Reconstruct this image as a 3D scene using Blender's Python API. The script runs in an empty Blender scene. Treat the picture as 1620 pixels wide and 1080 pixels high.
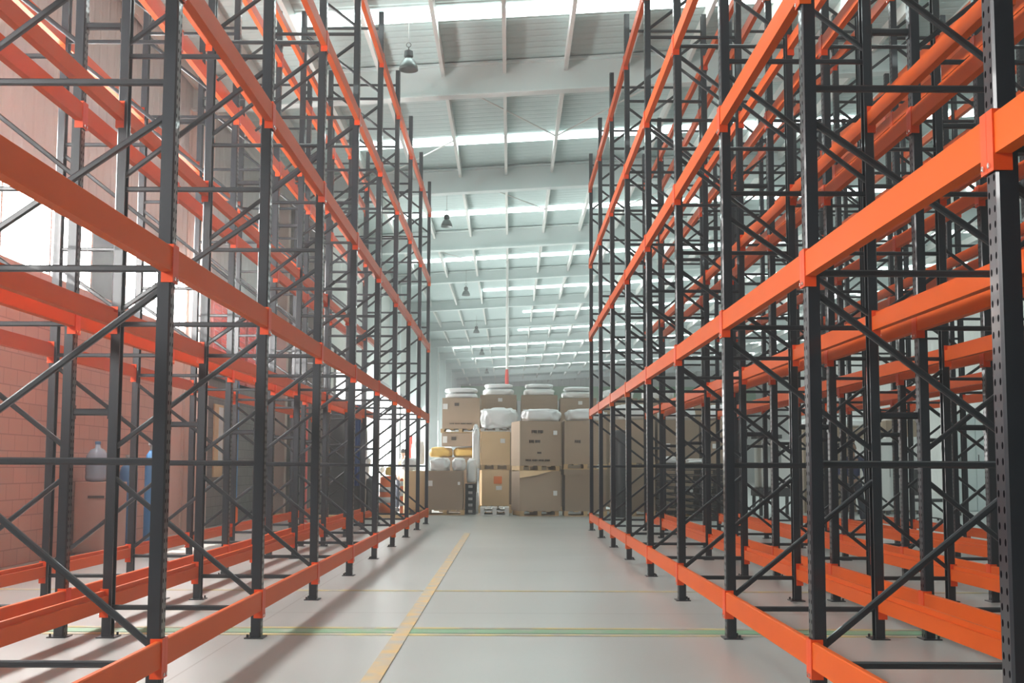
import bpy, math, random
from mathutils import Matrix, Vector, noise
random.seed(7)
PI = math.pi
scene = bpy.context.scene
COL = scene.collection

# ------------------------------------------------------------------ camera
cd = bpy.data.cameras.new('camera'); cam = bpy.data.objects.new('camera', cd); COL.objects.link(cam)
cd.sensor_width = 36; cd.lens = 1900 / 1620 * 36
cd.shift_x = 4.7 / 1620; cd.shift_y = 32.1 / 1620
cd.clip_start = .05; cd.clip_end = 400
CAMH = 1.22
cam.matrix_world = (Matrix.Translation((0, 0, CAMH)) @ Matrix.Rotation(.0015, 4, 'Z')
                    @ Matrix.Rotation(PI / 2 + .0878, 4, 'X') @ Matrix.Rotation(.0039, 4, 'Z'))
scene.camera = cam
# ------------------------------------------------------------------ world, exposure
w = bpy.data.worlds.new('daylight'); scene.world = w; w.use_nodes = True
bg = w.node_tree.nodes['Background']; bg.inputs[0].default_value = (.93, .97, 1, 1); bg.inputs[1].default_value = 6
vs = w.node_tree.nodes.new('ShaderNodeVolumeScatter'); vs.inputs['Density'].default_value = .0065; vs.inputs['Anisotropy'].default_value = .45   # thin haze added to imitate lens glare and wash out the distance
w.node_tree.links.new(vs.outputs[0], w.node_tree.nodes['World Output'].inputs['Volume'])
scene.view_settings.view_transform = 'Standard'; scene.view_settings.look = 'None'
scene.view_settings.exposure = -0.25; scene.view_settings.gamma = 1
SKYLIGHT_E, WINDOW_E, DOOR_E = 11.0, 38.0, 13.0
sd = bpy.data.lights.new('sun', 'SPOT'); sd.energy = 60000; sd.shadow_soft_size = .12; sd.color = (1, .96, .9); sd.spot_size = .25; sd.spot_blend = .1
sun = bpy.data.objects.new('sun', sd); COL.objects.link(sun); sun.location = (-10.9, 18.1, 19.0)
sun.rotation_euler = (Vector((-10.9, 18.1, 19.0)) - Vector((-6.0, 18.3, 4.4))).to_track_quat('Z', 'Y').to_euler()
cy = scene.cycles
cy.max_bounces = 8; cy.diffuse_bounces = 4; cy.glossy_bounces = 3; cy.transmission_bounces = 3
cy.sample_clamp_indirect = 6; cy.caustics_reflective = False; cy.caustics_refractive = False

# ------------------------------------------------------------------ materials
def mat(name, color, rough=.5, metal=0., var=0., vscale=8., bump=0., bscale=40., emit=None, estr=0., coat=0., spec=.5):
    m = bpy.data.materials.new(name); m.use_nodes = True; nt = m.node_tree; b = nt.nodes['Principled BSDF']
    b.inputs['Base Color'].default_value = (*color, 1); b.inputs['Roughness'].default_value = rough
    b.inputs['Metallic'].default_value = metal; b.inputs['Coat Weight'].default_value = coat
    b.inputs['Specular IOR Level'].default_value = spec
    if emit: b.inputs['Emission Color'].default_value = (*emit, 1); b.inputs['Emission Strength'].default_value = estr
    tc = nt.nodes.new('ShaderNodeTexCoord')
    if var:
        n = nt.nodes.new('ShaderNodeTexNoise'); n.inputs['Scale'].default_value = vscale; n.inputs['Detail'].default_value = 3
        nt.links.new(tc.outputs['Object'], n.inputs['Vector'])
        mx = nt.nodes.new('ShaderNodeMix'); mx.data_type = 'RGBA'
        mx.inputs[6].default_value = (*[c * (1 - var) for c in color], 1); mx.inputs[7].default_value = (*[min(1, c * (1 + var)) for c in color], 1)
        nt.links.new(n.outputs['Fac'], mx.inputs[0]); nt.links.new(mx.outputs[2], b.inputs['Base Color'])
    if bump:
        n2 = nt.nodes.new('ShaderNodeTexNoise'); n2.inputs['Scale'].default_value = bscale
        nt.links.new(tc.outputs['Object'], n2.inputs['Vector'])
        bp = nt.nodes.new('ShaderNodeBump'); bp.inputs['Strength'].default_value = bump
        nt.links.new(n2.outputs['Fac'], bp.inputs['Height']); nt.links.new(bp.outputs[0], b.inputs['Normal'])
    return m

def mathn(nt, op, a, b=None):
    n = nt.nodes.new('ShaderNodeMath'); n.operation = op
    for i, v in enumerate((a, b)):
        if v is None: continue
        if isinstance(v, (int, float)): n.inputs[i].default_value = v
        else: nt.links.new(v, n.inputs[i])
    return n.outputs[0]

def mat_post():
    m = mat('blue_black_enamel', (.010, .0125, .018), .33, var=.25, vscale=5, coat=.2)
    nt = m.node_tree; b = nt.nodes['Principled BSDF']
    tc = nt.nodes.new('ShaderNodeTexCoord'); s = nt.nodes.new('ShaderNodeSeparateXYZ'); nt.links.new(tc.outputs['Object'], s.inputs[0])
    ns = nt.nodes.new('ShaderNodeSeparateXYZ'); nt.links.new(tc.outputs['Normal'], ns.inputs[0])
    dy = mathn(nt, 'ABSOLUTE', mathn(nt, 'SUBTRACT', mathn(nt, 'ABSOLUTE', s.outputs['Y']), .021))
    zz = mathn(nt, 'MULTIPLY', mathn(nt, 'ABSOLUTE', mathn(nt, 'SUBTRACT', mathn(nt, 'FRACT', mathn(nt, 'DIVIDE', s.outputs['Z'], .0508)), .5)), .0508)
    r = mathn(nt, 'ADD', mathn(nt, 'POWER', mathn(nt, 'DIVIDE', dy, .0075), 2), mathn(nt, 'POWER', mathn(nt, 'DIVIDE', zz, .012), 2))
    hole = mathn(nt, 'MULTIPLY', mathn(nt, 'LESS_THAN', r, 1), mathn(nt, 'GREATER_THAN', mathn(nt, 'ABSOLUTE', ns.outputs['X']), .8))
    old = b.inputs['Base Color'].links[0].from_socket
    mx = nt.nodes.new('ShaderNodeMix'); mx.data_type = 'RGBA'; nt.links.new(hole, mx.inputs[0]); nt.links.new(old, mx.inputs[6]); mx.inputs[7].default_value = (.002, .002, .003, 1)
    nt.links.new(mx.outputs[2], b.inputs['Base Color'])
    nt.links.new(mathn(nt, 'SUBTRACT', .5, mathn(nt, 'MULTIPLY', hole, .5)), b.inputs['Specular IOR Level'])
    nt.links.new(mathn(nt, 'MULTIPLY', mathn(nt, 'SUBTRACT', 1, hole), .25), b.inputs['Coat Weight'])
    return m

def mat_brick(name, c1, c2, mortar, bw=.4, bh=.2):
    m = mat(name, c1, .85); nt = m.node_tree; b = nt.nodes['Principled BSDF']
    tc = nt.nodes.new('ShaderNodeTexCoord'); s = nt.nodes.new('ShaderNodeSeparateXYZ'); nt.links.new(tc.outputs['Object'], s.inputs[0])
    c = nt.nodes.new('ShaderNodeCombineXYZ'); nt.links.new(s.outputs['Y'], c.inputs[0]); nt.links.new(s.outputs['Z'], c.inputs[1])
    t = nt.nodes.new('ShaderNodeTexBrick'); nt.links.new(c.outputs[0], t.inputs['Vector'])
    t.inputs['Color1'].default_value = (*c1, 1); t.inputs['Color2'].default_value = (*c2, 1); t.inputs['Mortar'].default_value = (*mortar, 1)
    t.inputs['Scale'].default_value = 1; t.inputs['Brick Width'].default_value = bw; t.inputs['Row Height'].default_value = bh; t.inputs['Mortar Size'].default_value = .008
    nt.links.new(t.outputs['Color'], b.inputs['Base Color'])
    bp = nt.nodes.new('ShaderNodeBump'); bp.inputs['Strength'].default_value = .4; bp.invert = True; nt.links.new(t.outputs['Fac'], bp.inputs['Height']); nt.links.new(bp.outputs[0], b.inputs['Normal'])
    return m

def mat_ribbed(name, color, axis='Y', pitch=.3, rough=.5, strength=.6):
    m = mat(name, color, rough, var=.06, vscale=.6); nt = m.node_tree; b = nt.nodes['Principled BSDF']
    tc = nt.nodes.new('ShaderNodeTexCoord'); s = nt.nodes.new('ShaderNodeSeparateXYZ'); nt.links.new(tc.outputs['Object'], s.inputs[0])
    f = mathn(nt, 'FRACT', mathn(nt, 'DIVIDE', s.outputs[axis], pitch))
    h = mathn(nt, 'MINIMUM', 1, mathn(nt, 'MULTIPLY', mathn(nt, 'ABSOLUTE', mathn(nt, 'SUBTRACT', f, .5)), 5))
    bp = nt.nodes.new('ShaderNodeBump'); bp.inputs['Strength'].default_value = strength; bp.inputs['Distance'].default_value = .03
    nt.links.new(h, bp.inputs['Height']); nt.links.new(bp.outputs[0], b.inputs['Normal'])
    return m

def mat_floor():
    m = mat('sealed_concrete', (.40, .39, .365), .3); nt = m.node_tree; b = nt.nodes['Principled BSDF']
    tc = nt.nodes.new('ShaderNodeTexCoord')
    n = nt.nodes.new('ShaderNodeTexNoise'); n.inputs['Scale'].default_value = .5; n.inputs['Detail'].default_value = 3; nt.links.new(tc.outputs['Object'], n.inputs['Vector'])
    r = nt.nodes.new('ShaderNodeValToRGB'); r.color_ramp.elements[0].position = .3; r.color_ramp.elements[1].position = .75
    r.color_ramp.elements[0].color = (.40, .415, .40, 1); r.color_ramp.elements[1].color = (.465, .485, .47, 1)
    nt.links.new(n.outputs['Fac'], r.inputs[0])
    s = nt.nodes.new('ShaderNodeSeparateXYZ'); nt.links.new(tc.outputs['Object'], s.inputs[0])
    def joint(o, p, wd): return mathn(nt, 'LESS_THAN', mathn(nt, 'ABSOLUTE', mathn(nt, 'SUBTRACT', mathn(nt, 'FRACT', mathn(nt, 'DIVIDE', o, p)), .5)), wd / p)
    j = mathn(nt, 'MAXIMUM', joint(s.outputs['X'], 3.9, .006), joint(s.outputs['Y'], 4.1, .012))
    mx = nt.nodes.new('ShaderNodeMix'); mx.data_type = 'RGBA'; mx.inputs[7].default_value = (.24, .23, .215, 1)
    nt.links.new(mathn(nt, 'MULTIPLY', j, .7), mx.inputs[0]); nt.links.new(r.outputs[0], mx.inputs[6]); nt.links.new(mx.outputs[2], b.inputs['Base Color'])
    n2 = nt.nodes.new('ShaderNodeTexNoise'); n2.inputs['Scale'].default_value = 2.5; n2.inputs['Detail'].default_value = 4; nt.links.new(tc.outputs['Object'], n2.inputs['Vector'])
    b.inputs['Roughness'].default_value = .3
    return m

def mat_worn(name, color, wear=.5):
    m = mat(name, color, .5); nt = m.node_tree; b = nt.nodes['Principled BSDF']
    tc = nt.nodes.new('ShaderNodeTexCoord'); n = nt.nodes.new('ShaderNodeTexNoise'); n.inputs['Scale'].default_value = 5; n.inputs['Detail'].default_value = 5
    nt.links.new(tc.outputs['Object'], n.inputs['Vector'])
    r = nt.nodes.new('ShaderNodeValToRGB'); r.color_ramp.elements[0].position = wear - .12; r.color_ramp.elements[1].position = wear + .15
    r.color_ramp.elements[0].color = (*color, 1); r.color_ramp.elements[1].color = (.42, .41, .37, 1)
    nt.links.new(n.outputs['Fac'], r.inputs[0]); nt.links.new(r.outputs[0], b.inputs['Base Color'])
    return m

M = dict(
    post=mat_post(), brace=mat('brace_enamel', (.011, .013, .017), .35, var=.2, vscale=6, coat=.2),
    orange=mat('orange_enamel', (.64, .100, .010), .45, var=.06, vscale=3, spec=.1), connector=mat('orange_connector', (.68, .066, .006), .42, spec=.3),
    pin=mat('zinc_pin', (.75, .75, .74), .25, 1.),
    steelw=mat('white_painted_steel', (.70, .79, .78), .5, var=.06, vscale=1.5), ceil=mat_ribbed('ceiling_sheet', (.52, .645, .635), 'Y', .3, .55),
    purlin=mat('purlin_white', (.72, .74, .71), .5), skylight=mat('lit_skylight', (.8, .9, .9), .4, emit=(.88, 1, .98), estr=SKYLIGHT_E),
    ventlit=mat('lit_vent_pane', (.9, .8, .8), .5, emit=(1, .9, .88), estr=1.2), window=mat('lit_window_pane', (.9, .9, .9), .4, emit=(1, .99, .97), estr=WINDOW_E), doorlit=mat('lit_doorway_and_fill', (.9, .9, .9), .5, emit=(1, .99, .97), estr=DOOR_E),
    block=mat_brick('hazed_red_block', (.55, .36, .30), (.50, .33, .275), (.37, .25, .21)), greyblock=mat_brick('grey_block', (.20, .19, .175), (.17, .16, .15), (.11, .105, .1)),  # red block colour paled to include the haze by the window
    panel=mat_ribbed('wall_panel_tan', (.53, .54, .53), 'Y', .33), panelw=mat_ribbed('wall_panel_white', (.66, .68, .65), 'Y', .5),
    panelx=mat_ribbed('wall_panel_grey', (.30, .29, .26), 'X', .35), backp=mat_ribbed('back_panel', (.50, .56, .53), 'X', .5),
    pale=mat('pale_plaster', (.72, .60, .54), .7, var=.08, vscale=2), red=mat('red_paint', (.55, .045, .03), .4), redl=mat('red_louver', (.75, .14, .11), .45),
    dark=mat('dark_steel', (.05, .05, .05), .5), floor=mat_floor(), yellow=mat_worn('yellow_floor_paint', (.62, .43, .17), .48), green=mat_worn('green_floor_paint', (.22, .42, .25), .62),
    yline=mat_worn('pale_yellow_floor_paint', (.62, .52, .22), .5),
    card=mat('cardboard', (.39, .29, .20), .8, var=.1, vscale=2.5, bump=.1, bscale=6), cardt=mat('daylit_tan_cardboard', (.74, .53, .30), .8, var=.08, vscale=2), cardd=mat('brown_cardboard', (.31, .23, .16), .8, var=.12, vscale=2),  # tan colour brightened to include the light on the centre boxes
    ink=mat('printing_ink', (.06, .045, .035), .8), sticker=mat('white_sticker', (.82, .82, .8), .6), osticker=mat('orange_sticker', (.85, .22, .04), .6),
    wood=mat('pallet_wood', (.55, .38, .19), .8, var=.2, vscale=6), woodw=mat('white_pallet', (.70, .70, .68), .7),
    bag=mat('white_plastic_film', (.84, .86, .86), .3, bump=.5, bscale=7, coat=.3), ybag=mat('yellow_plastic', (.85, .58, .14), .4, bump=.4, bscale=8),
    black=mat('black_plastic', (.018, .018, .02), .45), tarp=mat('black_tarpaulin', (.035, .037, .04), .4, bump=.8, bscale=3), bluef=mat('blue_fabric', (.05, .09, .24), .7, bump=.4, bscale=12),
    blue=mat('blue_paint', (.06, .2, .42), .35), water=mat('water_jug_plastic', (.28, .42, .55), .12, coat=.5), cab=mat('pink_brown_cabinet', (.45, .30, .25), .6, var=.05),
    drumo=mat('traffic_orange', (.85, .17, .03), .45), white=mat('white_paint', (.8, .8, .78), .45), grey=mat('grey_paint', (.35, .36, .35), .5),
    skin=mat('skin', (.42, .25, .17), .55), hair=mat('black_hair', (.012, .01, .009), .6), shirtw=mat('white_shirt_cloth', (.72, .76, .80), .8, bump=.2, bscale=15),
    navy=mat('navy_cloth', (.02, .03, .09), .8, bump=.2, bscale=15), denim=mat('dark_trouser_cloth', (.03, .035, .05), .85), greenb=mat('green_mesh', (.16, .42, .2), .8, var=.2, vscale=1),
    rubber=mat('shoe_rubber', (.015, .015, .015), .6), lampm=mat('lamp_housing', (.05, .06, .06), .5, .3), lampr=mat('lamp_reflector', (.16, .19, .185), .4, .5),
)

# ------------------------------------------------------------------ mesh builder
class MB:
    def __init__(s): s.v = []; s.f = []
    def box(s, x0, x1, y0, y1, z0, z1):
        n = len(s.v)
        s.v += [(x, y, z) for z in (z0, z1) for x, y in ((x0, y0), (x1, y0), (x1, y1), (x0, y1))]
        s.f += [[n + i for i in q] for q in ((0, 3, 2, 1), (4, 5, 6, 7), (0, 1, 5, 4), (1, 2, 6, 5), (2, 3, 7, 6), (3, 0, 4, 7))]
        return s
    def prism(s, prof, fn, t0, t1):
        """prof: list of 2D points, fn(a,b,t) -> 3D"""
        n = len(s.v); k = len(prof)
        s.v += [fn(a, b, t0) for a, b in prof] + [fn(a, b, t1) for a, b in prof]
        s.f += [[n + i, n + (i + 1) % k, n + k + (i + 1) % k, n + k + i] for i in range(k)]
        s.f += [[n + i for i in range(k)][::-1], [n + k + i for i in range(k)]]
        return s
    def bar(s, p, q, wd, th, up=(0, 1, 0)):
        p = Vector(p); q = Vector(q); d = (q - p).normalized(); u = Vector(up); u = (u - d * u.dot(d)).normalized(); r = d.cross(u)
        n = len(s.v)
        c = .22
        pr = [(-wd / 2, -th / 2 * (1 - c * 2)), (-wd / 2 * (1 - c * 2), -th / 2), (wd / 2 * (1 - c * 2), -th / 2), (wd / 2, -th / 2 * (1 - c * 2)),
              (wd / 2, th / 2 * (1 - c * 2)), (wd / 2 * (1 - c * 2), th / 2), (-wd / 2 * (1 - c * 2), th / 2), (-wd / 2, th / 2 * (1 - c * 2))]
        L = (q - p).length
        return s.prism(pr, lambda a, b, t: tuple(p + d * t + r * a + u * b), 0, L)
    def lathe(s, prof, seg=16, c=(0, 0, 0)):
        n = len(s.v); k = len(prof)
        for i in range(seg):
            a = 2 * PI * i / seg
            s.v += [(c[0] + r * math.cos(a), c[1] + r * math.sin(a), c[2] + z) for r, z in prof]
        for i in range(seg):
            j = (i + 1) % seg
            s.f += [[n + i * k + m, n + j * k + m, n + j * k + m + 1, n + i * k + m + 1] for m in range(k - 1)]
        s.f += [[n + i * k for i in range(seg)][::-1], [n + i * k + k - 1 for i in range(seg)]]
        return s
    def tube(s, p, q, r, seg=10):
        p = Vector(p); q = Vector(q); d = (q - p).normalized(); u = d.orthogonal().normalized(); w_ = d.cross(u)
        pr = [(math.cos(2 * PI * i / seg), math.sin(2 * PI * i / seg)) for i in range(seg)]
        return s.prism(pr, lambda a, b, t: tuple(p + d * t + (u * a + w_ * b) * r), 0, (q - p).length)
    def mesh(s, name, m, bevel=0, smooth=False):
        me = bpy.data.meshes.new(name); me.from_pydata(s.v, [], s.f); me.materials.append(m); me.update()
        if smooth:
            for p in me.polygons: p.use_smooth = True
        return me
    def build(s, name, m, parent=None, smooth=False, loc=None, bevel=0):
        o = bpy.data.objects.new(name, s.mesh(name, m, smooth=smooth)); COL.objects.link(o)
        if parent: o.parent = parent
        if loc: o.location = loc
        if bevel:
            b = o.modifiers.new('bevel', 'BEVEL'); b.width = bevel; b.segments = 2; b.limit_method = 'ANGLE'
        return o

def tag(o, label=None, cat=None, group=None, kind=None):
    if label: o['label'] = label
    if cat: o['category'] = cat
    if group: o['group'] = group
    if kind: o['kind'] = kind
    elif cat: o['kind'] = 'thing'
    return o
def struct(o, label=None): return tag(o, label, None, None, 'structure')
def empty(name, loc=(0, 0, 0), rz=0):
    o = bpy.data.objects.new(name, None); COL.objects.link(o); o.location = loc; o.rotation_euler = (0, 0, rz); o.empty_display_size = .1
    return o
def new_from(name, me, parent=None, loc=None, rz=None):
    o = bpy.data.objects.new(name, me); COL.objects.link(o)
    if parent: o.parent = parent
    if loc: o.location = loc
    if rz is not None: o.rotation_euler = (0, 0, rz)
    return o
def copy_tree(o, kids, parent=None):
    c = o.copy(); COL.objects.link(c); c.parent = parent
    for ch in kids.get(o, ()): copy_tree(ch, kids, c)
    return c
def kids_of(root):
    k = {}
    for o in bpy.data.objects:
        if o.parent: k.setdefault(o.parent, []).append(o)
    return k

# ------------------------------------------------------------------ the building
XW, XN, XR, YF, YS, YB = -6.1, -4.7, 22., -14., 31., 108.     # left wall, left wall beyond the step, right wall, rear, step, far wall
def zc(x): return 8.97 + .06 * x                              # ceiling height
WY0, WY1, WZ0, WZ1 = -3., 23.6, 3.72, 4.95                    # window band in the left wall
struct(MB().box(XW - .3, XR + .3, YF - .3, YB + .3, -.2, 0).build('floor', M['floor']))
m = MB()
m.v = [(XW - .1, YF, zc(XW)), (XR + .1, YF, zc(XR)), (XR + .1, YB, zc(XR)), (XW - .1, YB, zc(XW)), (XW - .1, YF, zc(XW) + .15), (XR + .1, YF, zc(XR) + .15), (XR + .1, YB, zc(XR) + .15), (XW - .1, YB, zc(XW) + .15)]
m.f = [(0, 1, 2, 3), (7, 6, 5, 4), (0, 4, 5, 1), (1, 5, 6, 2), (2, 6, 7, 3), (3, 7, 4, 0)]
struct(m.build('ceiling', M['ceil']))
for k, (y0, y1, mm) in enumerate(((YF, 21.6, 'block'), (21.6, 23.6, 'pale'), (23.6, YS, 'greyblock'))):
    mb = MB().box(XW - .15, XW, y0, y1, 0, WZ0 if k < 2 else 3.05)
    struct(mb.build('wall_left', M[mm]))
struct(MB().box(XW - .15, XW, YF, WY1 + .3, WZ1, zc(XW)).box(XW - .15, XW, YF, WY0, WZ0, WZ1).box(XW - .15, XW, WY1, WY1 + .5, 3.05, WZ1).box(XW - .15, XW, WY1 + .3, YS, 5.0, zc(XW)).build('wall_left', M['panel']))
struct(MB().box(XW - .15, XN, YS, YS + .15, 0, zc(XN) - .05).build('wall_partition', M['panelx']))
DZ = 4.2
doors = [(31.9, 38.5), (42.5, 47.5), (51, 58), (61, 66), (71, 77), (83, 89)]  # last two glowing doorways added to brighten the far end
mb = MB(); y = YS
for a, b in doors:
    mb.box(XN - .15, XN, y, a, 0, zc(XN)); mb.box(XN - .15, XN, a, b, DZ, zc(XN)); y = b
mb.box(XN - .15, XN, y, YB, 0, zc(XN)); struct(mb.build('wall_left', M['panelw']))
for i, (a, b) in enumerate(doors):
    d = struct(MB().box(XN - .12, XN - .06, a, b, 0, DZ).build('door_%d' % (i + 1), M['doorlit']))
    fr = MB().box(XN - .02, XN + .06, a - .12, a, 0, DZ + .12).box(XN - .02, XN + .06, b, b + .12, 0, DZ + .12).box(XN - .02, XN + .06, a - .12, b + .12, DZ, DZ + .12)
    fr.build('door_frame', M['grey'], d)
struct(MB().box(XR, XR + .15, YF, YB, 0, zc(XR)).build('wall_right', M['panelw']))
struct(MB().box(XW - .2, XR, YB, YB + .15, 0, zc(XR)).build('wall_back', M['backp']))
struct(MB().box(XW - .2, XR, YF - .15, YF, 0, zc(XR)).build('wall_front', M['backp']))
struct(MB().box(XN, XR, YB - .3, YB - .05, 7.2, 8.5).build('trim_1', M['greenb']), 'green band along the far wall')
# window band: lit panes, one left out to let a sun patch onto the floor
win = struct(empty('window_1', (XW - .08, 0, 0)))
n = int((WY1 - WY0) / 1.48); pw = (WY1 - WY0) / n
fr = MB().box(-.03, .06, WY0, WY1, WZ0 - .05, WZ0 + .02).box(-.03, .06, WY0, WY1, WZ1 - .02, WZ1 + .05)
for i in range(n + 1): fr.box(-.02, .05, WY0 + i * pw - .03, WY0 + i * pw + .03, WZ0, WZ1)
fr.build('window_frame', M['white'], win)
for i in range(n):
    y0 = WY0 + i * pw
    if 17.2 < y0 < 18.5: continue
    MB().box(-.01, .01, y0 + .03, y0 + pw - .03, WZ0 + .02, WZ1 - .02).build('window_pane', M['window'], win)
# red louvred vents carry the band on
for k in range(4):
    y0 = 24.35 + k * 1.6
    o = struct(empty('louver_vent', (XW, y0, 0)))
    MB().box(-.14, -.1, 0, 1.25, 3.1, 4.95).build('vent_back', M['ventlit'], o)
    f2 = MB().box(-.1, .05, -.06, 0, 3.05, 5).box(-.1, .05, 1.25, 1.31, 3.05, 5).box(-.1, .05, .6, .66, 3.05, 5).box(-.1, .05, 0, 1.25, 3.05, 3.1).box(-.1, .05, 0, 1.25, 4.95, 5)
    f2.build('vent_frame', M['redl'], o)
    s2 = MB()
    for j in range(17):
        z = 3.13 + j * .108
        s2.prism([(-.08, z + .07), (-.08, z + .085), (.03, z + .02), (.03, z)], lambda a, b, t: (a, t, b), .0, 1.25)
    s2.build('vent_slats', M['redl'], o)
struct(MB().box(XW - .15, XW, 23.9, YS, 3.0, 3.06).box(XW - .15, XW, 25.66, 25.89, 3.05, 5).box(XW - .15, XW, 27.26, 27.49, 3.05, 5).box(XW - .15, XW, 28.86, 29.09, 3.05, 5).box(XW - .15, XW, 30.46, 31, 3.05, 5).build('wall_left', M['greyblock']))
# girders, columns, purlins, skylights, rods
for i, y in enumerate([y for y in [14.4 + 8 * k for k in range(-3, 12)] if y < YB]):
    xl = XW if y < YS else XN
    m = MB()
    def gz(a, b, t, y=y): return (t, y + a, zc(t) + b)
    D = .62 if y < 42 else .42
    m.prism([(-.01, -D), (.01, -D), (.01, -.02), (-.01, -.02)], gz, xl + .02, XR)
    m.prism([(-.14, -D - .03), (.14, -D - .03), (.14, -D), (-.14, -D)], gz, xl + .02, XR)
    m.prism([(-.14, -.06), (.14, -.06), (.14, -.02), (-.14, -.02)], gz, xl + .02, XR)
    struct(m.build('roof_girder', M['steelw']))
    if y < 20: continue
    c = MB().box(xl, xl + .42, y - .015, y + .015, 0, zc(xl) - D - .03).box(xl, xl + .03, y - .14, y + .14, 0, zc(xl) - D - .03).box(xl + .39, xl + .42, y - .14, y + .14, 0, zc(xl) - D - .03)
    struct(c.build('wall_column', M['pale'] if y < YS else M['steelw']))
for i in range(24):
    x = -5.95 + 1.172 * i + (-.14 + 5.95 - 1.172 * 5) + .0
    if x > XR: break
    x0 = x if x > XW + .1 else XW + .12
    ys = YF if x > XN + .1 else YF
    ye = YB if x > XN + .1 else YS
    struct(MB().box(x0 - .035, x0 + .035, ys, ye, zc(x) - .24, zc(x) - .005).build('roof_purlin', M['purlin']))
starts = {5: -1.2, 6: .6, 7: .4, 8: -3.6, 9: -2.7, 10: -1.3, 11: 0, 12: .8}
for k, y in enumerate([19.8 + 7.97 * k for k in range(-2, 11)]):
    xs = starts.get(k - 2 + 1, -3.7); xe = XR - 1
    if k - 1 == 11: xe = 5.5
    m = MB(); 
    m.prism([(-.27, -.03), (.27, -.03), (.27, -.015), (-.27, -.015)], lambda a, b, t: (t, y + a, zc(t) + b), xs, xe)
    struct(m.build('skylight', M['skylight']))
rods = [((-1.3, 22.6), (1.0, 27.)), ((-3.7, 30.6), (-1.35, 27.0)), ((-1.3, 30.5), (1.05, 35)), ((-3.7, 38.5), (-1.35, 43)), ((3.4, 22.6), (1.05, 27.)), ((5.7, 30.5), (3.4, 35))]
for a, b in rods:
    struct(MB().tube((a[0], a[1], zc(a[0]) - .22), (b[0], b[1], zc(b[0]) - .22), .018, 6).build('roof_tie_rod', M['purlin']))
pipe = empty('drop_pipe', (-.14, 43.2, 0)); tag(pipe, 'thin white pipe dropping from the roof with a red lower end', 'pipe')
MB().tube((0, 0, 4.75), (0, 0, 8.7), .045).build('pipe_run', M['white'], pipe); MB().lathe([(.06, 3.85), (.07, 4.5), (.045, 4.75)], 10).build('red_end', M['red'], pipe)
MB().box(-.05, .05, -.05, .05, 8.6, 8.98).build('hanger', M['white'], pipe)

# high-bay lamps hanging on the left side of the aisle
lampspots = [(-1.75, 19.8, 8.05), (-1.78, 32.6, 7.95), (-1.75, 46.2, 8.0), (-1.75, 60.5, 8.15), (-1.75, 72.3, 8.15), (-1.75, 87.5, 8.2)]
ordn = ['first', 'second', 'third', 'fourth', 'fifth', 'sixth', 'seventh', 'eighth', 'ninth', 'tenth']
L0 = empty('high_bay_lamp')
MB().lathe([(.05, 0), (.09, -.02), (.10, -.14), (.07, -.17)], 16).build('ballast_housing', M['lampm'], L0)
MB().lathe([(.07, -.17), (.13, -.22), (.19, -.34), (.21, -.44), (.2, -.44), (.12, -.25)], 20).build('reflector', M['lampr'], L0, True)
hk = MB().tube((0, 0, 0), (0, 0, .07), .012)
for i in range(10):
    a0 = 2 * PI * i / 10; a1 = 2 * PI * (i + 1) / 10
    hk.tube((.05 * math.cos(a0), 0, .12 + .05 * math.sin(a0)), (.05 * math.cos(a1), 0, .12 + .05 * math.sin(a1)), .008, 6)
hk.build('hook', M['lampm'], L0)
MB().tube((0, 0, 0), (0, 0, 1), .008, 6).build('cord', M['grey'], L0, loc=(0, 0, .16))
kd = kids_of(L0)
for i, (x, y, z) in enumerate(lampspots):
    o = L0 if i == 0 else copy_tree(L0, kd)
    o.location = (x, y, zc(x) - .8 - .01)
    o.location.z = z + .2; o.scale = (.78, .78, .78)
    for c in bpy.data.objects:
        if c.parent == o and c.name.startswith('cord'): c.scale = (1, 1, (zc(x) - z - .2) / .78 - .16)
    tag(o, 'grey bell-shaped high-bay lamp, %s from the camera in the line along the aisle' % ordn[i], 'lamp', 'high-bay lamps along the aisle')

# floor markings
def strip(name, x0, x1, y0, y1, mm, z=.004): return struct(MB().box(x0, x1, y0, y1, .0005, z).build(name, M[mm]))
strip('floor_line', -5.9, 9, 9.0, 9.2, 'green'); strip('floor_line', -5.9, 9, 9.24, 9.31, 'yline'); strip('floor_line', -5.9, 9, 8.87, 8.95, 'yline')
strip('floor_line', -.85, -.74, -2, 22.5, 'yellow', .0055)
strip('floor_line', -5.9, 9, 12.0, 12.1, 'yline')

# ------------------------------------------------------------------ racks
P, TOP, FD = 2.4853, 7.51, 1.07
PWX, PWY = .07, .09
LEV = [.265, 2.30, 3.835, 5.30, 6.835]
BH = .135
BZ = [.21, 1.245, 2.255, 3.26, 4.27, 5.28, 6.28, 7.28]
# post: C channel with chamfered corners, perforated face towards -X (outer side)
hx, hy, t = PWX / 2, PWY / 2, .004
prof = [(hx, -hy + .012), (hx, -hy), (-hx + .008, -hy), (-hx, -hy + .010), (-hx, hy - .010), (-hx + .008, hy), (hx, hy), (hx, hy - .012),
        (hx - t, hy - .012), (hx - t, hy - t), (-hx + .008, hy - t), (-hx + t, hy - .012), (-hx + t, -hy + .012), (-hx + .008, -hy + t), (hx - t, -hy + t), (hx - t, -hy + .012)]
post_me = MB().prism(prof, lambda a, b, tt: (a, b, tt), .008, TOP).mesh('post', M['post'])
foot_me = MB().box(-.06, .075, -.075, .075, 0, .008).tube((.055, -.055, .006), (.055, -.055, .03), .009, 6).tube((.055, .055, .006), (.055, .055, .03), .009, 6).mesh('foot_plate', M['brace'])
hb_me = MB().bar((hx - .012, 0, 0), (FD - hx + .012, 0, 0), .036, .030).mesh('horizontal_brace', M['brace'])
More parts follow.
